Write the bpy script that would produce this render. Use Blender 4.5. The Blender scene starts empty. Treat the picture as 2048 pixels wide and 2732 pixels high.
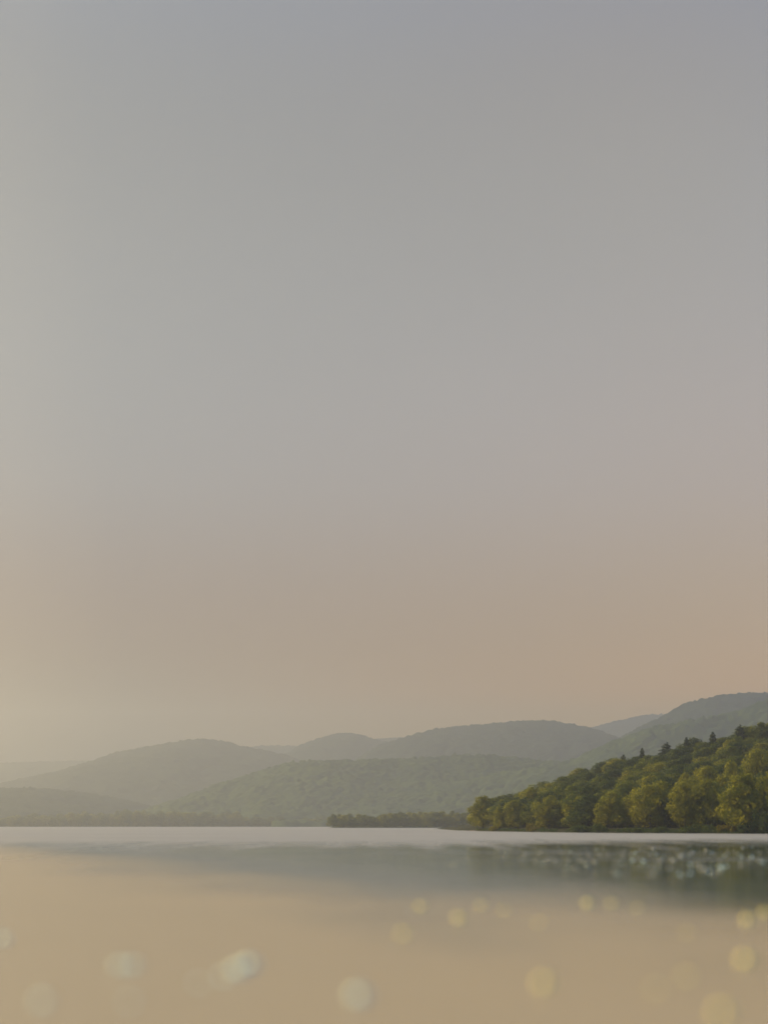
import bpy, math, random
import numpy as np

# ------------------------------------------------------------------ camera, sky, sun, exposure
F, CX, HY, CAM_H = 3753.0, 1024.0, 2202.5, 2.4          # photo px: focal length, centre column, horizon row
SC = bpy.context.scene
COL = SC.collection
cam_d = bpy.data.cameras.new("camera")
cam = bpy.data.objects.new("camera", cam_d)
COL.objects.link(cam)
cam.location = (0, 0, CAM_H)
cam.rotation_euler = (math.radians(90), 0, 0)
cam_d.sensor_fit = 'VERTICAL'
cam_d.sensor_height = 58.24
cam_d.lens = 58.24 * F / 2732.0
cam_d.shift_y = (HY - 1366.0) / 2732.0
cam_d.clip_start, cam_d.clip_end = 0.1, 60000
cam_d.dof.use_dof = True
cam_d.dof.focus_distance = 9000
cam_d.dof.aperture_fstop = cam_d.lens / 1000.0 / 0.47
SC.camera = cam

SUN_EL, SUN_AZ = math.radians(32), math.radians(-57)    # azimuth from the view direction, negative = left
SUN_DIR = (math.sin(SUN_AZ) * math.cos(SUN_EL), math.cos(SUN_AZ) * math.cos(SUN_EL), math.sin(SUN_EL))
sun_d = bpy.data.lights.new("sun", 'SUN')
sun_d.energy, sun_d.angle, sun_d.color = 5.0, math.radians(0.6), (1.0, 0.74, 0.33)
sun = bpy.data.objects.new("sun", sun_d)
COL.objects.link(sun)
sun.location = (-60, 40, 60)
from mathutils import Vector
sun.rotation_euler = Vector(SUN_DIR).to_track_quat('Z', 'Y').to_euler()

SC.view_settings.view_transform = 'Standard'
SC.view_settings.look = 'None'
SC.view_settings.exposure = 0.0
SC.view_settings.gamma = 1.0
SC.cycles.use_denoising = True
SC.cycles.volume_bounces = 1
SC.cycles.max_bounces = 8
SC.cycles.caustics_reflective = False
SC.cycles.sample_clamp_indirect = 4.0


def lin(r, g, b):
    f = lambda c: (c / 255 / 12.92) if c / 255 <= 0.04045 else ((c / 255 + 0.055) / 1.055) ** 2.4
    return (f(r), f(g), f(b), 1.0)


world = bpy.data.worlds.new("World")
SC.world = world
world.use_nodes = True
wn, wl = world.node_tree.nodes, world.node_tree.links
wn.clear()
w_out = wn.new('ShaderNodeOutputWorld')
w_bg = wn.new('ShaderNodeBackground')
w_bg.inputs['Strength'].default_value = 0.1
wl.new(w_bg.outputs[0], w_out.inputs['Surface'])
sky = wn.new('ShaderNodeTexSky')
sky.sky_type = 'NISHITA'
sky.sun_disc = False
sky.sun_elevation = SUN_EL
sky.sun_rotation = SUN_AZ
sky.dust_density = 6.0
sky.air_density = 1.0
sky.ozone_density = 1.0
# thin high cloud veil: colour by elevation, warmer and lighter towards the sun's side
tc = wn.new('ShaderNodeTexCoord')
sep = wn.new('ShaderNodeSeparateXYZ')
wl.new(tc.outputs['Generated'], sep.inputs[0])


def wmath(op, a, b=None, clamp=False):
    n = wn.new('ShaderNodeMath')
    n.operation = op
    n.use_clamp = clamp
    for i, v in enumerate((a, b)):
        if v is None:
            continue
        if isinstance(v, (int, float)):
            n.inputs[i].default_value = v
        else:
            wl.new(v, n.inputs[i])
    return n.outputs[0]


def wramp(stops, fac):
    n = wn.new('ShaderNodeValToRGB')
    cr = n.color_ramp
    cr.interpolation = 'B_SPLINE'
    while len(cr.elements) < len(stops):
        cr.elements.new(0.5)
    for e, (p, c) in zip(cr.elements, stops):
        e.position, e.color = p, c
    wl.new(fac, n.inputs[0])
    return n.outputs[0]


elev = wmath('DIVIDE', wmath('ARCSINE', sep.outputs['Z']), math.radians(45), True)
# linear radiance at seven elevations (0 to 45 degrees and up), on the sun's side and away from it
SKY_POS = [0.0, 0.075, 0.17, 0.30, 0.485, 0.66, 1.0]
SKY_LEFT = [(0.01, 0.01, 0.01), (0.01, 0.01, 0.01), (0.1143, 0.016, 0.01), (0.2238, 0.2596, 0.3087), (0.2299, 0.2584, 0.2832), (0.1595, 0.1878, 0.2205), (0.22, 0.32, 0.52)]
SKY_RIGHT = [(1.3558, 0.6387, 0.1184), (1.3558, 0.6387, 0.1184), (0.6143, 0.4136, 0.1841), (0.551, 0.4575, 0.4089), (0.4083, 0.398, 0.3621), (0.3568, 0.3044, 0.2522), (0.17, 0.26, 0.46)]
SKY_LEFT = [(p, (*c, 1)) for p, c in zip(SKY_POS, SKY_LEFT)]
SKY_RIGHT = [(p, (*c, 1)) for p, c in zip(SKY_POS, SKY_RIGHT)]
c_left, c_right = wramp(SKY_LEFT, elev), wramp(SKY_RIGHT, elev)
side = wn.new('ShaderNodeMapRange')
side.interpolation_type = 'LINEAR'
side.inputs['From Min'].default_value = -0.18
side.inputs['From Max'].default_value = 0.30
wl.new(sep.outputs['X'], side.inputs['Value'])
veil = wn.new('ShaderNodeMix')
veil.data_type = 'RGBA'
wl.new(side.outputs[0], veil.inputs['Factor'])
wl.new(c_left, veil.inputs['A'])
wl.new(c_right, veil.inputs['B'])
# away from the sun and behind, the sky is plain cool blue
SKY_COOL = [(0.0, (0.15, 0.29, 0.44, 1)), (0.3, (0.14, 0.30, 0.50, 1)), (1.0, (0.11, 0.25, 0.50, 1))]
cool = wn.new('ShaderNodeMapRange')
cool.interpolation_type = 'SMOOTHSTEP'
cool.inputs['From Min'].default_value = -0.80
cool.inputs['From Max'].default_value = -0.10
wl.new(wmath('SUBTRACT', wmath('MULTIPLY', sep.outputs['X'], 0.8), sep.outputs['Y']), cool.inputs['Value'])
veil2 = wn.new('ShaderNodeMix')
veil2.data_type = 'RGBA'
wl.new(cool.outputs[0], veil2.inputs['Factor'])
wl.new(veil.outputs['Result'], veil2.inputs['A'])
wl.new(wramp(SKY_COOL, elev), veil2.inputs['B'])
# faint unevenness of the veil
cn = wn.new('ShaderNodeTexNoise')
cn.inputs['Scale'].default_value = 2.6
cn.inputs['Detail'].default_value = 5
cm_ = wn.new('ShaderNodeMapping')
cm_.inputs['Scale'].default_value = (1.0, 1.0, 2.6)
cm_.inputs['Rotation'].default_value = (0.0, 0.5, 0.3)
wl.new(tc.outputs['Generated'], cm_.inputs['Vector'])
wl.new(cm_.outputs[0], cn.inputs['Vector'])
wisps = wmath('ADD', wmath('MULTIPLY', cn.outputs['Fac'], 0.9), 9.55)
vs = wn.new('ShaderNodeVectorMath')      # veil in the same units as the sky (background strength 0.1)
vs.operation = 'SCALE'
wl.new(veil2.outputs['Result'], vs.inputs[0])
wl.new(wisps, vs.inputs['Scale'])
mixs = wn.new('ShaderNodeMix')
mixs.data_type = 'RGBA'
mixs.inputs['Factor'].default_value = 0.90
wl.new(sky.outputs[0], mixs.inputs['A'])
wl.new(vs.outputs[0], mixs.inputs['B'])
wl.new(mixs.outputs['Result'], w_bg.inputs['Color'])

# ------------------------------------------------------------------ helpers
rng = np.random.default_rng(11)
random.seed(11)


def at(px, py, Y):
    """World X and Z of what shows at that photo pixel when it stands Y metres away."""
    return (px - CX) / F * Y, CAM_H + (HY - py) / F * Y


def tag(o, label=None, cat=None, group=None, kind=None):
    if label: o['label'] = label
    if cat: o['category'] = cat
    if group: o['group'] = group
    if kind: o['kind'] = kind
    return o


def mesh_np(name, v, quads=None, tris=None, smooth=False, mats=(), mat_idx=None):
    v = np.asarray(v, dtype=np.float32)
    nq = 0 if quads is None else len(quads)
    nt = 0 if tris is None else len(tris)
    loops = np.concatenate(([np.asarray(quads).ravel()] if nq else []) + ([np.asarray(tris).ravel()] if nt else [])).astype(np.int32)
    starts = np.concatenate([np.arange(nq) * 4, nq * 4 + np.arange(nt) * 3]).astype(np.int32)
    me = bpy.data.meshes.new(name)
    me.vertices.add(len(v))
    me.vertices.foreach_set('co', v.ravel())
    me.loops.add(len(loops))
    me.loops.foreach_set('vertex_index', loops)
    me.polygons.add(nq + nt)
    me.polygons.foreach_set('loop_start', starts)
    if smooth:
        me.polygons.foreach_set('use_smooth', np.ones(nq + nt, dtype=bool))
    for m in mats:
        me.materials.append(m)
    if mat_idx is not None:
        me.polygons.foreach_set('material_index', np.asarray(mat_idx, dtype=np.int32))
    me.update(calc_edges=True)
    me.validate()
    return me


def add(name, me, parent=None, loc=(0, 0, 0)):
    o = bpy.data.objects.new(name, me)
    COL.objects.link(o)
    o.location = loc
    o.parent = parent
    return o


def grid_quads(nu, nv):
    i = np.arange((nu - 1) * (nv - 1))
    a = (i // (nv - 1)) * nv + i % (nv - 1)
    return np.stack([a, a + nv, a + nv + 1, a + 1], 1)


def vnoise(x, y, seed):
    """2-D value noise in -1..1"""
    xi, yi = np.floor(x).astype(np.int64), np.floor(y).astype(np.int64)
    fx, fy = x - xi, y - yi
    fx, fy = fx * fx * (3 - 2 * fx), fy * fy * (3 - 2 * fy)

    def h(a, b):
        n = (a * 374761393 + b * 668265263 + seed * 974711) & 0xffffffff
        n = ((n ^ (n >> 13)) * 1274126177) & 0xffffffff
        return ((n ^ (n >> 16)) & 0xffff) / 32767.5 - 1
    return (h(xi, yi) * (1 - fx) + h(xi + 1, yi) * fx) * (1 - fy) + (h(xi, yi + 1) * (1 - fx) + h(xi + 1, yi + 1) * fx) * fy


def fbm(x, y, seed, octv=4):
    s, a, t = 0, 1.0, 0
    for k in range(octv):
        s = s + a * vnoise(x * 2 ** k, y * 2 ** k, seed + k * 17)
        t += a
        a *= 0.5
    return s / t


def hash2(a, b, seed):
    n = (a * 374761393 + b * 668265263 + seed * 974711) & 0xffffffff
    n = ((n ^ (n >> 13)) * 1274126177) & 0xffffffff
    return ((n ^ (n >> 16)) & 0xffff) / 65535.0


def canopy(x, y, cell, seed, hmin=5.0, hmax=12.0):
    """Height of a closed tree canopy: one rounded crown per jittered cell."""
    gx, gy = np.floor(x / cell).astype(np.int64), np.floor(y / cell).astype(np.int64)
    out = np.full(x.shape, 1.0)
    for dx in (-1, 0, 1):
        for dy in (-1, 0, 1):
            cx, cy = gx + dx, gy + dy
            px = (cx + 0.1 + 0.8 * hash2(cx, cy, seed)) * cell
            py = (cy + 0.1 + 0.8 * hash2(cx, cy, seed + 5)) * cell
            hh = hmin + (hmax - hmin) * hash2(cx, cy, seed + 9) ** 1.6
            R = cell * (0.50 + 0.62 * hash2(cx, cy, seed + 13))
            r2 = ((x - px) ** 2 + (y - py) ** 2) / (R * R)
            out = np.maximum(out, hh * np.sqrt(np.clip(1 - r2, 0, 1)))
    return out


# ------------------------------------------------------------------ materials
def new_mat(name):
    m = bpy.data.materials.new(name)
    m.use_nodes = True
    n = m.node_tree.nodes
    n.clear()
    return m, n, m.node_tree.links


def foliage_mat(name, dark, light, trans, tr_fac=0.35, island=True):
    """Leaves: diffuse plus light shining through; each leaf spray a little different, each tree a little different."""
    m, n, l = new_mat(name)
    out = n.new('ShaderNodeOutputMaterial')
    mix = n.new('ShaderNodeMixShader')
    dif = n.new('ShaderNodeBsdfDiffuse')
    trn = n.new('ShaderNodeBsdfTranslucent')
    geo = n.new('ShaderNodeNewGeometry')
    oi = n.new('ShaderNodeObjectInfo')
    a = n.new('ShaderNodeMath'); a.operation = 'MULTIPLY_ADD'
    l.new(geo.outputs['Random Per Island'], a.inputs[0]); a.inputs[1].default_value = 0.5
    b = n.new('ShaderNodeMath'); b.operation = 'MULTIPLY'
    l.new(oi.outputs['Random'], b.inputs[0]); b.inputs[1].default_value = 0.5
    l.new(b.outputs[0], a.inputs[2])
    cm = n.new('ShaderNodeMix'); cm.data_type = 'RGBA'
    l.new(a.outputs[0], cm.inputs['Factor'])
    cm.inputs['A'].default_value = (*dark, 1); cm.inputs['B'].default_value = (*light, 1)
    l.new(cm.outputs['Result'], dif.inputs['Color'])
    trn.inputs['Color'].default_value = (*trans, 1)
    mix.inputs[0].default_value = tr_fac
    l.new(dif.outputs[0], mix.inputs[1]); l.new(trn.outputs[0], mix.inputs[2])
    l.new(mix.outputs[0], out.inputs['Surface'])
    return m


def noise_mat(name, c1, c2, scale, rough=0.9, c3=None):
    m, n, l = new_mat(name)
    out = n.new('ShaderNodeOutputMaterial')
    p = n.new('ShaderNodeBsdfPrincipled')
    t = n.new('ShaderNodeTexCoord')
    nz = n.new('ShaderNodeTexNoise')
    nz.inputs['Scale'].default_value = scale
    nz.inputs['Detail'].default_value = 6
    l.new(t.outputs['Object'], nz.inputs['Vector'])
    r = n.new('ShaderNodeValToRGB')
    r.color_ramp.elements[0].position, r.color_ramp.elements[0].color = 0.35, (*c1, 1)
    r.color_ramp.elements[1].position, r.color_ramp.elements[1].color = 0.65, (*c2, 1)
    l.new(nz.outputs['Fac'], r.inputs[0])
    l.new(r.outputs[0], p.inputs['Base Color'])
    p.inputs['Roughness'].default_value = rough
    p.inputs['Specular IOR Level'].default_value = 0.1
    l.new(p.outputs[0], out.inputs['Surface'])
    return m


M_LEAF = [foliage_mat("leaf_olive", (0.105, 0.124, 0.016), (0.170, 0.165, 0.022), (0.52, 0.50, 0.045), 0.39),
          foliage_mat("leaf_green", (0.060, 0.090, 0.020), (0.125, 0.136, 0.024), (0.34, 0.37, 0.050), 0.36),
          foliage_mat("leaf_deep_green", (0.040, 0.066, 0.024), (0.080, 0.100, 0.028), (0.18, 0.23, 0.05), 0.31)]
M_NEEDLE = foliage_mat("needle_green", (0.034, 0.052, 0.020), (0.050, 0.072, 0.024), (0.09, 0.11, 0.02), 0.2)
M_SHRUB = foliage_mat("shrub_leaf_yellow_green", (0.10, 0.11, 0.018), (0.16, 0.15, 0.022), (0.36, 0.30, 0.03), 0.4)
M_SHRUB_G = foliage_mat("shrub_leaf_green", (0.05, 0.08, 0.025), (0.08, 0.11, 0.03), (0.14, 0.18, 0.03), 0.33)
M_BARK = noise_mat("bark", (0.05, 0.038, 0.027), (0.10, 0.08, 0.06), 4.0)
M_SOIL = noise_mat("leaf_litter_soil", (0.020, 0.026, 0.012), (0.042, 0.044, 0.022), 0.15)
M_BANK = noise_mat("bank_sand", (0.20, 0.12, 0.085), (0.34, 0.22, 0.16), 1.2)
M_HILL = noise_mat("hill_ground", (0.030, 0.042, 0.018), (0.055, 0.062, 0.028), 0.02)
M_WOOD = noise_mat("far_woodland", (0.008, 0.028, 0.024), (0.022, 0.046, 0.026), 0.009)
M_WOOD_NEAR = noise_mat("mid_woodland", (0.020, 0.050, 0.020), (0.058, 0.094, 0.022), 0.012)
M_BED = noise_mat("lake_bed", (0.16, 0.13, 0.09), (0.24, 0.19, 0.13), 0.4)
M_GRASS = noise_mat("bank_grass", (0.05, 0.075, 0.022), (0.10, 0.11, 0.03), 0.8)


def water_mat():
    """Lake: turbid sandy water under a mirror surface; glassy nearby, wind-ruffled further out."""
    m, n, l = new_mat("lake_water")
    out = n.new('ShaderNodeOutputMaterial')
    p = n.new('ShaderNodeBsdfPrincipled')
    p.inputs['IOR'].default_value = 1.6
    p.inputs['Specular IOR Level'].default_value = 0.6
    t = n.new('ShaderNodeTexCoord')
    sp = n.new('ShaderNodeSeparateXYZ')
    l.new(t.outputs['Object'], sp.inputs[0])

    def noise(scale, stretch, detail=3):
        mp = n.new('ShaderNodeMapping')
        mp.inputs['Scale'].default_value = stretch
        l.new(t.outputs['Object'], mp.inputs['Vector'])
        z = n.new('ShaderNodeTexNoise')
        z.inputs['Scale'].default_value = scale
        z.inputs['Detail'].default_value = detail
        l.new(mp.outputs[0], z.inputs['Vector'])
        return z.outputs['Fac']

    def mth(op, a, b, clamp=False):
        q = n.new('ShaderNodeMath'); q.operation = op; q.use_clamp = clamp
        for i, v in enumerate((a, b)):
            if isinstance(v, (int, float)): q.inputs[i].default_value = v
            else: l.new(v, q.inputs[i])
        return q.outputs[0]

    def rng_(v, a, b, c, d):
        q = n.new('ShaderNodeMapRange'); q.interpolation_type = 'SMOOTHSTEP'
        l.new(v, q.inputs['Value'])
        for k, s in zip(('From Min', 'From Max', 'To Min', 'To Max'), (a, b, c, d)):
            q.inputs[k].default_value = s
        return q.outputs[0]
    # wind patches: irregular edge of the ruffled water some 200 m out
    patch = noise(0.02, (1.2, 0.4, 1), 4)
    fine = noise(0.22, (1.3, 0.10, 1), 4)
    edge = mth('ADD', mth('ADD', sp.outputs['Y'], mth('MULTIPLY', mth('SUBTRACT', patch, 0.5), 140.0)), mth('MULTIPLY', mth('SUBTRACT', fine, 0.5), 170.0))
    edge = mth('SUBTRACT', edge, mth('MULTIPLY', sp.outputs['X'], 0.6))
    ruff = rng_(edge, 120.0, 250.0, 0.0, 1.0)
    band = noise(0.035, (0.25, 2.2, 1), 4)       # cat's-paw streaks in the calmer part
    streak = rng_(band, 0.56, 0.66, 0.0, 1.0)
    # sandy shallows; further out, dark hill and tree reflections painted into the base
    cm = n.new('ShaderNodeMix'); cm.data_type = 'RGBA'
    mirror_zone = mth('ADD', mth('ADD', sp.outputs['Y'], mth('ADD', mth('MULTIPLY', sp.outputs['X'], 2.7), mth('MULTIPLY', mth('MAXIMUM', sp.outputs['X'], 0.0), 0.8))), mth('MULTIPLY', mth('SUBTRACT', noise(0.10, (1.0, 0.5, 1), 4), 0.5), 55.0))
    bank = mth('ADD', mirror_zone, mth('MULTIPLY', mth('MAXIMUM', sp.outputs['X'], 0.0), -2.9))
    l.new(rng_(bank, 24.0, 66.0, 0.0, 1.0), cm.inputs['Factor'])
    cm.inputs['A'].default_value = (0.45, 0.355, 0.20, 1)
    cm.inputs['B'].default_value = (0.060, 0.105, 0.115, 1)
    cf = n.new('ShaderNodeMix'); cf.data_type = 'RGBA'          # pale sky sheen painted into the base colour of the ruffled strip
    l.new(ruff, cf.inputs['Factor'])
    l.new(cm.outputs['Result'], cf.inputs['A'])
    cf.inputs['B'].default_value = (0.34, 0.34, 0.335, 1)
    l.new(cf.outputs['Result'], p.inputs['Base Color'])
    rough = mth('ADD', mth('ADD', rng_(mirror_zone, 35.0, 110.0, 0.27, 0.03), mth('MULTIPLY', ruff, 0.40)), mth('MULTIPLY', mth('MULTIPLY', streak, 0.22), rng_(mirror_zone, 50.0, 95.0, 0.0, 1.0)))
    l.new(rough, p.inputs['Roughness'])
    h1 = noise(0.9, (0.7, 1.5, 1), 4)
    h2 = noise(0.22, (0.5, 1.6, 1), 3)
    h3 = noise(0.12, (0.9, 1.2, 1), 3)
    hh = mth('ADD', mth('ADD', mth('MULTIPLY', h1, 0.015), mth('MULTIPLY', h2, 0.06)), mth('MULTIPLY', h3, 0.10))
    bp = n.new('ShaderNodeBump')
    bp.inputs['Strength'].default_value = 1.0
    bp.inputs['Distance'].default_value = 1.0
    l.new(hh, bp.inputs['Height'])
    l.new(bp.outputs[0], p.inputs['Normal'])
    l.new(p.outputs[0], out.inputs['Surface'])
    return m


def glint_mat(name, col):
    """Metal sheen for the small domes added to the water as sun glints."""
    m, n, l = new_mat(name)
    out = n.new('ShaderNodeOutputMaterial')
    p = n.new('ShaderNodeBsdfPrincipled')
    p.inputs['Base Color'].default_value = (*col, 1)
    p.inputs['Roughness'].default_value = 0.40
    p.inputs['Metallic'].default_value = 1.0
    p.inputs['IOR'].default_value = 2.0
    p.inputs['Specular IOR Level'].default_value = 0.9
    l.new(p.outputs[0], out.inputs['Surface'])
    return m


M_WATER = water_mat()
M_GLINT = glint_mat('glint_dome_yellow', (0.86, 0.76, 0.28)), glint_mat('glint_dome_pale', (0.66, 0.84, 0.80)), glint_mat('glint_dome_dull', (0.42, 0.42, 0.36))

# ------------------------------------------------------------------ setting: lake, lake bed
def build_lake():
    xs = np.array([-9000, -3000, -1000, -300, 0, 300, 1000, 3000, 9000.0])
    ys = np.array([-600, 0, 100, 300, 800, 2000, 5200.0])
    X, Y = np.meshgrid(xs, ys, indexing='ij')
    v = [np.stack([X.ravel(), Y.ravel(), np.zeros(X.size)], 1)]
    q = [grid_quads(len(xs), len(ys))]
    mi = [np.zeros(len(q[0]), int)]
    off = len(v[0])
    # small shiny domes added on the water to make bright glints
    nu, nr = 14, 5

    def dome(cx, cy, r, h, mat):
        nonlocal off
        pts = [(cx, cy, h)]
        for j in range(1, nr + 1):
            a = j / nr * math.pi / 2
            for i in range(nu):
                t = 2 * math.pi * i / nu
                pts.append((cx + r * math.sin(a) * math.cos(t), cy + 0.8 * r * math.sin(a) * math.sin(t), h * math.cos(a) - 0.004))
        v.append(np.array(pts))
        fq, ft = [], []
        for i in range(nu):
            ft.append((0, 1 + i, 1 + (i + 1) % nu))
            for j in range(nr - 1):
                b0, b1 = 1 + j * nu, 1 + (j + 1) * nu
                fq.append((b0 + i, b1 + i, b1 + (i + 1) % nu, b0 + (i + 1) % nu))
        q.append(np.array(fq) + off)
        tri.append(np.array(ft) + off)
        qm.append(np.full(len(fq), mat)); tm.append(np.full(len(ft), mat))
        off += len(pts)
    tri, qm, tm = [], [], []
    GL = [(1122, 2421, .9), (1226, 2453, 1.1), (1285, 2417, .7), (1344, 2430, .6), (1437, 2462, .5), (1075, 2494, .8), (1568, 2411, 1.15),
          (1632, 2411, .75), (1700, 2424, .55), (1995, 2455, 1.2), (2042, 2437, 1.2), (1991, 2564, 1.2), (1453, 2626, .95), (1832, 2608, .55),
          (1749, 2640, .4), (1928, 2704, .9), (959, 2661, 1.1), (667, 2578, 1.25), (635, 2592, 1.1), (595, 2610, .55), (322, 2580, .8),
          (356, 2580, .8), (113, 2675, .65), (10, 2508, .9), (1830, 2490, .4), (345, 2676, .35), (530, 2626, .35)]
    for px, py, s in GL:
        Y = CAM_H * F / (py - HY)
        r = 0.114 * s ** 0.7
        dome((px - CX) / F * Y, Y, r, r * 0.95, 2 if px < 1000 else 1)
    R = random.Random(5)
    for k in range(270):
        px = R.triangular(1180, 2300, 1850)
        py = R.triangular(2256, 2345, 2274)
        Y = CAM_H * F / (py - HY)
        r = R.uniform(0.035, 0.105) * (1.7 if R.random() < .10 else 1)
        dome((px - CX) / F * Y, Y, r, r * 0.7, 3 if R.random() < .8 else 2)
    V = np.concatenate(v)
    Q = np.concatenate(q)
    T = np.concatenate(tri)
    n0 = len(mi[0])
    idx = np.concatenate([np.zeros(n0, int)] + qm + tm)
    o = add('lake_water', mesh_np('lake_water', V, Q, T, True, (M_WATER, *M_GLINT), idx))
    tag(o, 'calm lake surface mirroring the sky and hills, ruffled far out', kind='structure')


build_lake()
xs, ys = np.linspace(-9500, 9500, 60), np.linspace(-700, 12000, 60)
X, Y = np.meshgrid(xs, ys, indexing='ij')
Zb = -6 + 1.5 * fbm(X / 900, Y / 900, 3)
tag(add('ground', mesh_np('ground', np.stack([X.ravel(), Y.ravel(), Zb.ravel()], 1), grid_quads(60, 60), None, True, (M_BED,))),
    'sandy lake bed and land sheet below the water', kind='structure')


# ------------------------------------------------------------------ setting: hills with their woods
def build_hill(prof, d, base, back, res, cell, hmax, seed, hill_label, wood_label, x0=-500, x1=2600, rough=0.10, pw=1.0):
    prof = np.array(prof, float)
    pxs = np.array([p[0] for p in prof]); pys = np.array([p[1] for p in prof])
    xw = np.arange((x0 - CX) / F * d, (x1 - CX) / F * d, res)
    nv = int((base + back) / res)
    yw = np.linspace(d - base, d + back, nv)
    X, Y = np.meshgrid(xw, yw, indexing='ij')
    PX = X / d * F + CX
    # ridge heights, smoothed
    pp = np.interp(PX, pxs, pys)
    for s in (14, 28):
        pp = 0.5 * pp + 0.25 * np.interp(PX - s, pxs, pys) + 0.25 * np.interp(PX + s, pxs, pys)
    ridge = np.maximum(CAM_H + (HY - pp) / F * d - hmax * 0.8, -4)
    t = np.clip((Y - (d - base)) / base, 0, 1)
    s = np.where(Y <= d, (0.55 * t + 0.45 * t * t * (3 - 2 * t)) ** pw, np.clip(1 - ((Y - d) / back) ** 2, -0.2, 1))
    rav = np.abs(fbm(X / 420 + 0.3 * fbm(X / 300, Y / 300, seed + 3), Y / 900, seed, 4))
    rel = 4 * np.clip(s, 0, 1) * (1 - np.clip(s, 0, 1))
    Z = ridge * s - ridge * rel * rough * 2.2 * (0.5 - rav) + 3.0 * fbm(X / 90, Y / 90, seed + 8) * np.clip(rel + .15, 0, 1)
    Z = np.where(s <= 0.0, -5, Z)
    st = max(1, int(30 / res))
    hv = np.stack([X[::st, ::st].ravel(), Y[::st, ::st].ravel(), Z[::st, ::st].ravel() - 2.5], 1)
    nu_, nv_ = X[::st, ::st].shape
    h = add('hill', mesh_np('hill', hv, grid_quads(nu_, nv_), None, True, (M_HILL,)))
    tag(h, hill_label, kind='structure')
    C = canopy(X, Y, cell, seed, hmax * 0.45, hmax) + 1.3 * vnoise(X / (cell * .33), Y / (cell * .33), seed + 2)
    spike = (hash2(np.floor(X / res).astype(np.int64), np.floor(Y / res).astype(np.int64), seed + 77) > 0.996) * hmax * 0.35
    Zc = np.where(Z > 0.5, Z + C + spike, Z - 3)
    cv = np.stack([X.ravel(), Y.ravel(), Zc.ravel()], 1)
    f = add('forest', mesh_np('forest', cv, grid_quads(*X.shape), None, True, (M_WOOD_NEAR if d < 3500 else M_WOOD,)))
    tag(f, wood_label, 'forest', kind='stuff')


PF = [(-500, 2060), (-200, 2045), (0, 2034), (60, 2032), (100, 2030), (170, 2030), (240, 2028), (330, 2040), (450, 2030), (600, 2005), (650, 1994), (690, 1989), (725, 1985), (780, 1991),
      (850, 1985), (930, 1980), (1010, 1970), (1040, 1966), (1080, 1966), (1150, 1965), (1300, 1970), (1480, 1960), (1560, 1944), (1600, 1931), (1640, 1922), (1700, 1911), (1735, 1899),
      (1750, 1900), (1765, 1905), (1790, 1906), (1850, 1900), (2050, 1895), (2400, 1880)]
P2 = [(-500, 2190), (-200, 2140), (0, 2098), (60, 2075), (130, 2062), (200, 2042), (250, 2027), (300, 2007), (340, 1999), (400, 1988), (440, 1986), (460, 1978), (480, 1973), (520, 1970),
      (560, 1970), (590, 1973), (620, 1983), (655, 1992), (690, 1997), (760, 2012), (860, 2045), (960, 2090), (1100, 2150), (1300, 2210)]
P3 = [(480, 2205), (600, 2110), (700, 2045), (770, 2003), (800, 1986), (840, 1970), (900, 1955), (925, 1950), (945, 1952), (975, 1965), (1010, 1973), (1060, 1985), (1130, 2010), (1300, 2080), (1500, 2210)]
P4 = [(800, 2205), (880, 2080), (940, 2030), (1000, 1990), (1060, 1970), (1100, 1960), (1140, 1944), (1200, 1937), (1280, 1930), (1350, 1924), (1430, 1919), (1470, 1919), (1510, 1926),
      (1570, 1938), (1620, 1955), (1660, 1967), (1740, 1990), (1900, 2030), (2300, 2110)]
P6 = [(1400, 2110), (1520, 2040), (1650, 1968), (1700, 1942), (1740, 1920), (1780, 1905), (1800, 1888), (1830, 1873), (1870, 1862), (1930, 1852), (1980, 1845), (2010, 1843), (2030, 1847), (2100, 1852),
      (2250, 1840), (2600, 1870)]
P7 = [(700, 2200), (850, 2166), (1000, 2130), (1120, 2106), (1200, 2090), (1280, 2072), (1353, 2056), (1430, 2046), (1507, 2034), (1560, 2010), (1620, 1978), (1680, 1957), (1740, 1938), (1800, 1926), (1860, 1914), (1930, 1902), (1990, 1885), (2048, 1862), (2150, 1830), (2600, 1800)]
P5 = [(200, 2205), (380, 2163), (440, 2140), (500, 2122), (560, 2096), (600, 2083), (660, 2063), (700, 2051), (745, 2036), (800, 2029), (840, 2025), (900, 2027), (960, 2026), (1000, 2024), (1060, 2022),
      (1130, 2018), (1200, 2013), (1270, 2009), (1330, 2015), (1400, 2022), (1500, 2031), (1600, 2050), (1750, 2120), (1900, 2205)]
P0 = [(-500, 2080), (-200, 2092), (0, 2102), (80, 2101), (150, 2104), (200, 2110), (280, 2122), (350, 2137), (430, 2158), (560, 2185), (700, 2206)]
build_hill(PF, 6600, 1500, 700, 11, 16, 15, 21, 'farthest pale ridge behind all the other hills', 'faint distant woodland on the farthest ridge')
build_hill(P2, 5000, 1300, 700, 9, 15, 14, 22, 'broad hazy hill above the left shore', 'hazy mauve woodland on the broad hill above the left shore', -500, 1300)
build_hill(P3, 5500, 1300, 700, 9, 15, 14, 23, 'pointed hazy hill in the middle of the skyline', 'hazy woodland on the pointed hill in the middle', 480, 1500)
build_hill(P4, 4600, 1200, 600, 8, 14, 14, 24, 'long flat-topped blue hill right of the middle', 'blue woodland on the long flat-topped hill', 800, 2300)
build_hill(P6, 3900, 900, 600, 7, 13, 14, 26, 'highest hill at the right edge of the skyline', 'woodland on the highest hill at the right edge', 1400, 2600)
build_hill(P7, 3000, 520, 500, 5, 13, 13, 27, 'shoulder of the highest hill running down to the left', 'grey green woodland on the shoulder below the highest hill', 700, 2600, rough=0.24, pw=1.1)
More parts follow.
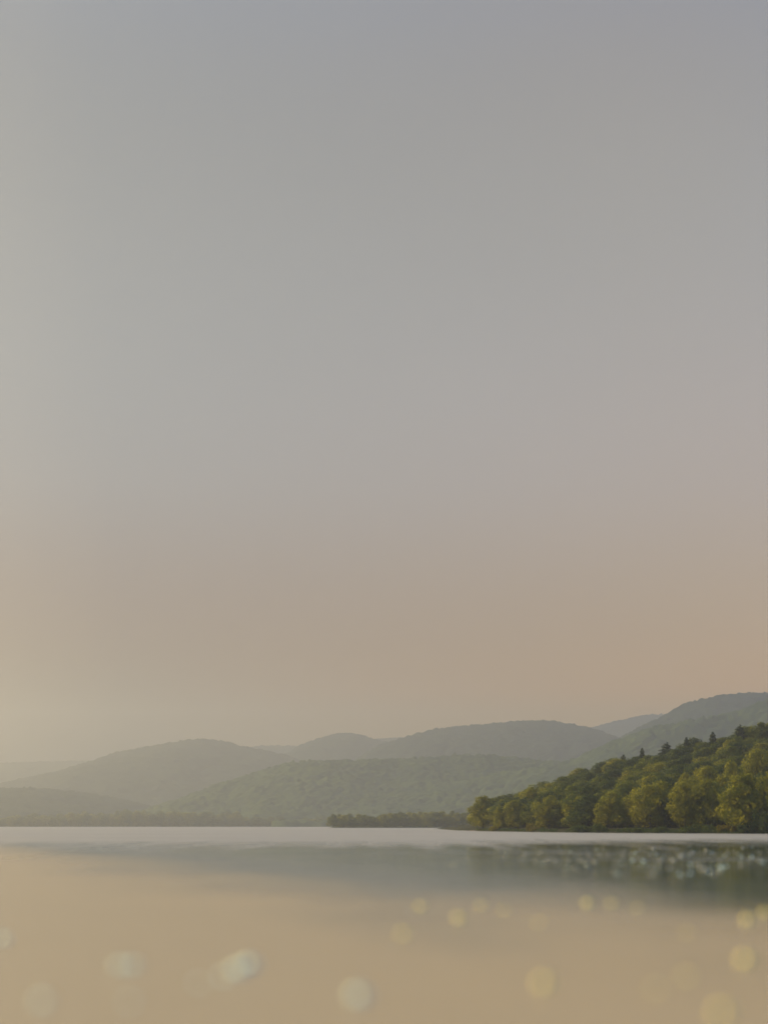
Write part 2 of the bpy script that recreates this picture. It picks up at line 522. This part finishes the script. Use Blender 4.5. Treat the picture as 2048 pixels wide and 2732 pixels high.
build_hill(P0, 3600, 900, 500, 7, 13, 13, 28, 'low dim hill behind the left shore trees', 'dim woodland on the low hill behind the left shore', -500, 700)
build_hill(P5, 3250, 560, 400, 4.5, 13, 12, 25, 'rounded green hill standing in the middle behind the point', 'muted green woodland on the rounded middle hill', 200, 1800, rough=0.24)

# ------------------------------------------------------------------ trees
def tube(pts, rads, n=7):
    pts = np.array(pts, float)
    V, Q = [], []
    for k, (p, r) in enumerate(zip(pts, rads)):
        d = pts[min(k + 1, len(pts) - 1)] - pts[max(k - 1, 0)]
        d /= np.linalg.norm(d)
        a = np.cross(d, (0.3, 1, 0.1)); a /= np.linalg.norm(a)
        b = np.cross(d, a)
        for i in range(n):
            t = 2 * math.pi * i / n
            V.append(p + r * (a * math.cos(t) + b * math.sin(t)))
    for k in range(len(pts) - 1):
        for i in range(n):
            Q.append((k * n + i, k * n + (i + 1) % n, (k + 1) * n + (i + 1) % n, (k + 1) * n + i))
    return np.array(V), np.array(Q)


def join(parts):
    V, Q, o = [], [], 0
    for v, q in parts:
        V.append(v); Q.append(q + o); o += len(v)
    return np.concatenate(V), np.concatenate(Q)


def leaf_quads(P, N, size, r, bend=0.0):
    """One leaf spray per point: a small four-sided blade facing N."""
    n = len(P)
    N = N / np.linalg.norm(N, axis=1, keepdims=True)
    up = r.normal(size=(n, 3))
    a = np.cross(N, up); a /= np.linalg.norm(a, axis=1, keepdims=True)
    b = np.cross(N, a)
    sa = (size * r.uniform(0.6, 1.3, n))[:, None]
    sb = (size * r.uniform(0.45, 1.0, n))[:, None]
    v = np.stack([P - a * sa, P - b * sb + N * sa * .15, P + a * sa, P + b * sb + N * sa * .15], 1).reshape(-1, 3)
    return v, np.arange(4 * n).reshape(n, 4)


def broadleaf_meshes(seed, lobes=16, leaves=4200, size=0.36, shape='round'):
    """Unit tree 1 m = its own height 15: returns crown and trunk mesh data. Height 15 m, crown about 13 m wide."""
    r = np.random.default_rng(seed)
    H = 15.0
    cs, rs = [], []
    for k in range(lobes):
        zf = 0.10 + 0.86 * (k + r.uniform(0, 1)) / lobes
        env = math.sqrt(max(0.05, 1 - ((zf - 0.42) / 0.62) ** 2))
        if shape == 'tall':
            env *= 0.72
        if shape == 'broad':
            env *= 1.15
        ang = k * 2.399 + r.uniform(-.5, .5)
        rad = 4.9 * env * r.uniform(0.45, 0.95) * (0.35 if zf > .82 else 1)
        rr = r.uniform(1.7, 2.9) * (0.8 if zf > .75 else 1)
        z = min(H * zf, H - rr * 0.9)
        cs.append((rad * math.cos(ang), rad * math.sin(ang), max(z, rr * 0.6)))
        rs.append(rr)
    cs, rs = np.array(cs), np.array(rs)
    # a filling core so that the crown is closed in the middle
    cs = np.concatenate([cs, [[0, 0, 6.5], [0, 0, 9.8], [0, 0, 3.6]]]); rs = np.concatenate([rs, [3.8, 3.0, 3.2]])
    w = rs ** 2; w /= w.sum()
    k = r.choice(len(rs), leaves, p=w)
    D = r.normal(size=(leaves, 3)); D /= np.linalg.norm(D, axis=1, keepdims=True)
    bump = 1 + 0.16 * np.sin(D[:, 0] * 7 + k) * np.sin(D[:, 1] * 6 + 2 * k) + 0.1 * r.normal(size=leaves)
    rad = rs[k] * np.clip(r.uniform(0.55, 1.0, leaves) ** 0.5 * bump, 0.3, 1.25)
    P = cs[k] + D * rad[:, None] * np.array([1, 1, 0.88])
    P[:, 2] = np.abs(P[:, 2] - 0.3) + 0.3
    cen = np.array([0, 0, 6.5])
    N = D + 0.28 * r.normal(size=(leaves, 3)) + 0.6 * (P - cen) / 6.0
    P[:, :2] *= 6.1 / np.percentile(np.abs(P[:, :2]), 98)        # crown 12.2 m wide
    v, q = leaf_quads(P, N, size, r)
    crown = mesh_np('crown', v, q, None, False)
    parts = [tube([(0, 0, -0.8), (0.05, 0, 1.2), (0.1, .08, 4.5), (0, .1, 8), (0, 0, 11)], [.42, .34, .27, .17, .05])]
    for j in range(7):
        c = cs[r.integers(lobes)]
        z0 = max(1.2, c[2] * 0.45)
        parts.append(tube([(0, 0, z0), tuple(np.array([c[0] * .5, c[1] * .5, z0 + (c[2] - z0) * .6])), tuple(c)], [.17, .11, .03], 5))
    tv, tq = join(parts)
    trunk = mesh_np('trunk', tv, tq, None, True, (M_BARK,))
    return crown, trunk


def conifer_meshes(seed, leaves=2600):
    r = np.random.default_rng(seed)
    H = 15.0
    zf = 1 - np.sqrt(r.uniform(0, 1, leaves))            # more needles low down
    tier = 0.75 + 0.25 * np.cos(zf * 2 * math.pi * 8)
    ang = r.uniform(0, 2 * math.pi, leaves)
    rad = 3.0 * (1 - zf) ** 0.62 * tier * r.uniform(0.45, 1.05, leaves) + 0.08
    P = np.stack([rad * np.cos(ang), rad * np.sin(ang), 0.8 + zf * (H - 0.9) - 0.25 * rad], 1)
    N = np.stack([np.cos(ang), np.sin(ang), 0.9 + 0 * ang], 1) + 0.4 * r.normal(size=(leaves, 3))
    v, q = leaf_quads(P, N, 0.34, r)
    tv, tq = tube([(0, 0, -0.8), (0, 0, 5), (0, 0, 14)], [.28, .2, .03])
    return mesh_np('crown', v, q), mesh_np('trunk', tv, tq, None, True, (M_BARK,))


def shrub_meshes(seed, leaves=900):
    r = np.random.default_rng(seed)
    cs = np.stack([r.uniform(-1.6, 1.6, 8), r.uniform(-.9, .9, 8), r.uniform(.3, 1.1, 8)], 1)
    rs = r.uniform(.45, .9, 8)
    k = r.integers(0, 8, leaves)
    D = r.normal(size=(leaves, 3)); D /= np.linalg.norm(D, axis=1, keepdims=True)
    P = cs[k] + D * (rs[k] * r.uniform(.5, 1, leaves) ** .5)[:, None]
    P[:, 2] = np.abs(P[:, 2])
    v, q = leaf_quads(P, D + .5 * r.normal(size=(leaves, 3)), 0.16, r)
    parts = [tube([(0, 0, -.3), tuple(c * np.array([.5, .5, .6])), tuple(c)], [.05, .035, .012], 5) for c in cs]
    tv, tq = join(parts)
    return mesh_np('foliage', v, q), mesh_np('stems', tv, tq, None, True, (M_BARK,))


def with_mat(me, mat):
    c = me.copy()
    c.materials.clear()
    c.materials.append(mat)
    return c


SHAPES = ['round', 'round', 'tall', 'broad', 'round', 'round', 'broad', 'broad']
KINDS_ = [broadleaf_meshes(100 + i, 13 + (i * 3) % 8, 7600, 0.31, s) for i, s in enumerate(SHAPES)]
LEAF = [[(with_mat(c, m), t) for c, t in KINDS_] for m in M_LEAF]
CONI = [(with_mat(c, M_NEEDLE), t) for c, t in (conifer_meshes(200 + i) for i in range(3))]
SHR = [[(with_mat(c, m), t) for c, t in (shrub_meshes(300 + i) for i in range(3))] for m in (M_SHRUB, M_SHRUB_G)]


def plant(name, cat, data, loc, scale, rz, label, group=None, pn=('crown', 'trunk')):
    e = bpy.data.objects.new(name, None)
    COL.objects.link(e)
    e.empty_display_size = 1
    e.location = loc
    e.scale = scale
    e.rotation_euler = (0, 0, rz)
    tag(e, label, cat, group)
    add(pn[0], data[0], e)
    add(pn[1], data[1], e)
    return e


# ------------------------------------------------------------------ the near wooded point
SX = np.array([20, 34, 39.5, 43, 57, 75, 111, 200, 320, 600.0])
SY = np.array([690, 690, 655, 585, 512, 452, 412, 372, 330, 300.0])
CRX = np.array([30, 40, 55, 69, 90, 115, 150, 188, 240, 300, 450, 650.0])
CRZ = np.array([-1, 0.8, 3.2, 6.5, 13, 21, 30, 39.0, 49, 61, 77, 87.0])


def point_z(x, y):
    ys = np.interp(x, SX, SY)
    yc = 715.0
    t = np.clip((y - ys) / (yc - ys + 1e-6), -1, 1)
    c = np.interp(x, CRX, CRZ)
    front = np.where(t < 0, t * 6, c * np.clip(t, 0, 1) ** 1.15 + 0.9 * np.clip((y - ys) / 6, 0, 1))
    behind = (c + 0.9) * np.clip(1 - ((y - yc) / 330.0) ** 2, -0.2, 1)
    return np.where(y <= yc, np.maximum(front, -4), np.where(behind < 0, -4, behind))


xs, ys = np.arange(18, 640, 3.0), np.arange(290, 1100, 3.0)
X, Y = np.meshgrid(xs, ys, indexing='ij')
Z = point_z(X, Y)
Z = np.where(X < 39, np.minimum(Z, (X - 36) * 0.8), Z) + 0.25 * fbm(X / 12, Y / 12, 9) * (Z > 0.4)
tag(add('terrain', mesh_np('terrain', np.stack([X.ravel(), Y.ravel(), Z.ravel()], 1), grid_quads(*X.shape), None, True, (M_SOIL,))),
    'wooded point of land rising from the water towards the right', kind='structure')
# sandy spit at its tip
sx, sy = np.linspace(0, 1, 24), np.linspace(-1, 1, 9)
U, V_ = np.meshgrid(sx, sy, indexing='ij')
hx = 35.0 + 13 * U
hy = 655 - 30 * U + V_ * (1.5 + 6 * U)
hz = -0.35 + 0.75 * np.sqrt(U) * (1 - V_ ** 2) + 0.08 * vnoise(hx, hy, 3)
tag(add('beach', mesh_np('beach', np.stack([hx.ravel(), hy.ravel(), hz.ravel()], 1), grid_quads(24, 9), None, True, (M_BANK,))),
    'thin reddish sand spit at the tip of the wooded point', kind='structure')

# trees standing along its waterline: centre px, top px, width px, distance, leaf, shape, label
SHORE = [
    (1288, 2123, 82, 618, 0, 0, 'olive tree standing alone-most at the very tip of the wooded point, above the sand spit'),
    (1332, 2150, 36, 572, 0, 2, 'small low yellow-lit tree between the tip tree and the round tree after it'),
    (1374, 2134, 66, 566, 0, 4, 'rounded olive tree second in size at the tip, beside the yellow bush'),
    (1465, 2122, 92, 524, 0, 6, 'left crown of the widest dark pair by the water, yellow rim on its left'),
    (1530, 2118, 100, 516, 1, 3, 'dark broad tree leaning on the yellow-rimmed one, without bright rim'),
    (1634, 2112, 96, 478, 0, 1, 'pale yellow-green round tree by the water midway along the point'),
    (1734, 2092, 104, 462, 0, 7, 'round tree with yellow left side right of the pale midway one'),
    (1826, 2082, 84, 446, 0, 2, 'ragged stepped tree with small yellow tufts on its left side'),
    (1886, 2076, 82, 442, 0, 5, 'upright tree with glowing top between the ragged one and the biggest'),
    (1985, 2064, 138, 424, 0, 0, 'biggest shoreline tree, bright yellow top and bulging lower left lobe'),
    (2062, 2052, 90, 418, 0, 4, 'yellow-topped shoreline tree cut by the right edge of the photo'),
]
SECOND = [
    (2024, 1996, 90, 520, 0, 7, 'high yellow-topped tree above the biggest shoreline tree, at the right edge'),
    (1886, 2043, 70, 520, 0, 4, 'rounded second-row tree with yellow top, behind the glowing upright tree'),
    (1826, 2062, 62, 520, 0, 1, 'olive second-row tree just behind the ragged stepped tree'),
    (1952, 2028, 70, 510, 0, 2, 'tall olive second-row tree between the rounded one and the high right one'),
    (1418, 2100, 74, 600, 0, 3, 'tall dark olive tree behind the rounded ones at the tip'),
    (1340, 2132, 60, 640, 0, 1, 'olive tree half hidden behind the tip tree and its neighbour'),
]
R = random.Random(3)
taken = []
for lst in (SHORE, SECOND):
    for px, top, w, d, leaf, shp, label in lst:
        x, ztop = at(px, top, d)
        zg = float(point_z(np.array(x), np.array(d)))
        zg = max(zg, 0.3)
        h = ztop - zg
        wid = w / F * d
        plant('broadleaf_tree', 'tree', LEAF[leaf][shp], (x, d, zg - 0.15), (wid / 12.2, wid / 12.2, h / 14.7), R.uniform(0, 6.28), label,
              'trees along the waterline of the point' if lst is SHORE else 'second row trees of the point')
        taken.append((x, d, wid * .42))
CONS = [(1662, 2017, 26, 'small conifer tip, lowest of the dark spires on the slope skyline'),
        (1712, 2000, 22, 'narrow dark conifer second from the bottom of the slope skyline'),
        (1776, 1986, 46, 'broad dark conifer with wide shoulders on the slope skyline'),
        (1830, 1970, 22, 'slim pointed conifer standing free in the middle of the skyline'),
        (1900, 1957, 28, 'stout dark conifer between the slim one and the topmost one'),
        (1971, 1939, 40, 'topmost broad conifer on the slope skyline near the right edge')]
for k, (px, top, w, label) in enumerate(CONS):
    d = 712
    x, ztop = at(px, top - 6, d)
    zg = float(point_z(np.array(x), np.array(d)))
    h = max(ztop - zg, 12)
    plant('conifer_tree', 'conifer', CONI[k % 3], (x, d, ztop - h), (w / F * d / 3.3, w / F * d / 3.3, h / 14.9), R.uniform(0, 6), label, 'conifers on the skyline of the slope')
    taken.append((x, d, 3))
# the wood on the slope
n = 0
for tries in range(9000):
    if n >= 235:
        break
    y = R.uniform(440, 735)
    x = R.uniform(42, y * 0.30 + 12)
    if x / y * F + CX < 1312:
        continue
    t0 = np.interp(x, SX, SY)
    if y < t0 + 26:
        continue
    if any((x - a) ** 2 + (y - b) ** 2 < (4.7 + c) ** 2 for a, b, c in taken):
        continue
    zg = float(point_z(np.array(x), np.array(y)))
    h = R.uniform(11.0, 15.5)
    if x < 75:
        h *= 0.80 + 0.2 * (x - 40) / 35
    leaf = R.choice([1, 1, 2, 2, 0])
    wid = R.uniform(12.5, 19)
    plant('broadleaf_tree', 'tree', LEAF[leaf][R.randrange(8)], (x, y, zg - 0.3), (wid / 12.2, wid / 12.2, h / 14.7), R.uniform(0, 6.28),
          'green tree massed with its neighbours on the slope behind the waterline trees', 'trees of the wood on the slope')
    taken.append((x, y, 4.7))
    n += 1
SHRUBS = [(1321, 2203, 46, 578, 0, 'bright yellow low bush at the waterline by the tip of the point'),
          (1424, 2206, 30, 524, 0, 'small yellow bush at the water between two dark trees'),
          (1410, 2196, 22, 530, 0, 'tiny pale bush left of the small yellow one'),
          (1554, 2203, 96, 486, 1, 'long low grey-green bush along the water under dark trees'),
          (1600, 2198, 40, 474, 1, 'green bush at the foot of the pale midway tree'),
          (1700, 2208, 60, 446, 1, 'flat dark green bush at the water below the round trees'),
          (1760, 2206, 60, 442, 1, 'dull green bush left of the long bright bank bush'),
          (1858, 2200, 104, 428, 1, 'long mid-green bush on the bank below the ragged tree'),
          (1924, 2200, 36, 422, 0, 'yellow-green bush left of the orange-tinted one'),
          (1957, 2202, 28, 420, 0, 'small orange-yellow bush under the biggest shoreline tree'),
          (2000, 2195, 72, 417, 1, 'dark olive bush right of the orange-tinted one'),
          (2042, 2162, 62, 414, 1, 'tall grey-green bush at the right edge of the photo')]
for k, (px, top, w, d, c, label) in enumerate(SHRUBS):
    x, ztop = at(px, top, d)
    ys_ = float(np.interp(x, SX, SY)) + 2.0
    x, ztop = at(px, top, ys_)
    wid = w / F * ys_
    plant('shrub', 'bush', SHR[c][k % 3], (x, ys_, 0.1), (wid / 4.2, max(wid / 4.2, .6), max(ztop - .1, .8) / 1.6), R.uniform(-.4, .4) + (3.14 if k % 2 else 0), label, 'bushes along the bank', ('foliage', 'stems'))

# reeds and rough grass fringing the bank
rr_ = np.random.default_rng(77)
bx = rr_.uniform(41, 150, 9000)
by = np.interp(bx, SX, SY) + rr_.uniform(-0.6, 5.5, 9000) + 1.2 * vnoise(bx / 4, bx * 0, 4)
dens = fbm(bx / 9, by / 9, 6) > -0.28
bx, by = bx[dens], by[dens]
bz = np.maximum(point_z(bx, by), 0.0) + rr_.uniform(0.05, 0.75, len(bx)) * (0.8 + 0.5 * vnoise(bx / 6, by / 6, 12))
P = np.stack([bx, by, bz], 1)
N = np.stack([-0.4 + 0 * bx, -0.6 + 0 * bx, 0.6 + 0 * bx], 1) + 0.5 * rr_.normal(size=P.shape)
v, q = leaf_quads(P, N, 0.24, rr_)
tag(add('reeds', mesh_np('reeds', v, q, None, False, (M_SHRUB_G,))), 'low reeds and rough grass fringing the wooded point at the waterline', 'reeds', kind='stuff')

# ------------------------------------------------------------------ second point and the far shore, each with its trees
def strip_land(name, x0, x1, y, depth, h, label, taper=True):
    u, v = np.linspace(0, 1, 80), np.linspace(0, 1, 12)
    U, V = np.meshgrid(u, v, indexing='ij')
    x = x0 + (x1 - x0) * U
    yy = y + depth * V + 4 * fbm(x / 30, V * 0, 5)
    z = -0.5 + (0.5 + h) * np.sin(np.clip(V * math.pi, 0, math.pi)) ** .6 * (np.clip(U / .03, 0, 1) if taper else 1)
    tag(add(name, mesh_np(name, np.stack([x.ravel(), yy.ravel(), z.ravel()], 1), grid_quads(80, 12), None, True, (M_GRASS,))), label, kind='structure')


strip_land('terrain', at(868, 2209, 1450)[0], 330, 1450, 150, 2.5, 'low second point of land in the middle of the lake shore')
strip_land('terrain', -1400, at(900, 2207, 2560)[0], 2560, 140, 2.0, 'low far bank along the left side of the lake', False)
R = random.Random(8)
k = 0
px = 889
while px < 1420:
    for row in (0, 1):
        y = 1466 + row * 26 + R.uniform(-4, 4)
        top = R.uniform(2172, 2182) - row * 4 - (6 if px > 1000 else 0)
        if px < 905:
            top = 2172
        w = R.uniform(30, 44)
        x, zt = at(px + row * 16, top, y)
        plant('broadleaf_tree', 'tree', LEAF[0 if R.random() < .6 else 1][k % 8], (x, y, 0.5), (w / F * y / 12.2,) * 2 + ((zt - .5) / 14.7,), R.uniform(0, 6),
              'small leafy tree in the row on the low second point' if row == 0 else 'small leafy tree half hidden behind the row on the second point',
              'trees on the second point' if row == 0 else 'back row trees on the second point')
        k += 1
    px += R.uniform(24, 32)
px = -60
while px < 905:
    for row in (0, 1):
        y = 2580 + row * 40 + R.uniform(-6, 6)
        base = np.interp(px, [0, 200, 350, 620, 660, 900], [2180, 2172, 2166, 2170, 2184, 2184])
        top = base + R.uniform(-5, 8) - row * 3
        w = R.uniform(26, 40)
        x, zt = at(px + row * 14, top, y)
        lab = ('hazy tree in the treeline on the far left bank' if px < 630 else 'faint low tree on the far bank left of the second point') if row == 0 else \
              ('hazy tree behind the treeline on the far left bank' if px < 630 else 'faint low tree behind others left of the second point')
        plant('broadleaf_tree', 'tree', LEAF[1 if R.random() < .6 else 0][k % 8], (x, y, 0.5), (w / F * y / 12.2,) * 2 + ((zt - .5) / 14.7,), R.uniform(0, 6), lab,
              ('far bank treeline' if px < 630 else 'low far bank trees') + (' back row' if row else ''))
        k += 1
    px += R.uniform(19, 27)

# ------------------------------------------------------------------ haze
def build_haze():
    x0, x1, y0, y1, z0, z1 = -9800, 9800, -900, 7900, -12, 640
    v = [(x, y, z) for x in (x0, x1) for y in (y0, y1) for z in (z0, z1)]
    f = [(0, 1, 3, 2), (4, 6, 7, 5), (0, 4, 5, 1), (2, 3, 7, 6), (0, 2, 6, 4), (1, 5, 7, 3)]
    m, n, l = new_mat("haze_air")
    out = n.new('ShaderNodeOutputMaterial')
    pv = n.new('ShaderNodeVolumePrincipled')
    pv.inputs['Color'].default_value = (0.70, 0.755, 0.88, 1)
    pv.inputs['Density'].default_value = 0.00022
    pv.inputs['Anisotropy'].default_value = 0.60
    l.new(pv.outputs[0], out.inputs['Volume'])
    o = add('haze', mesh_np('haze', np.array(v, float), np.array(f), None, False, (m,)))
    tag(o, 'thin warm morning haze filling the air over the lake', kind='stuff')


build_haze()
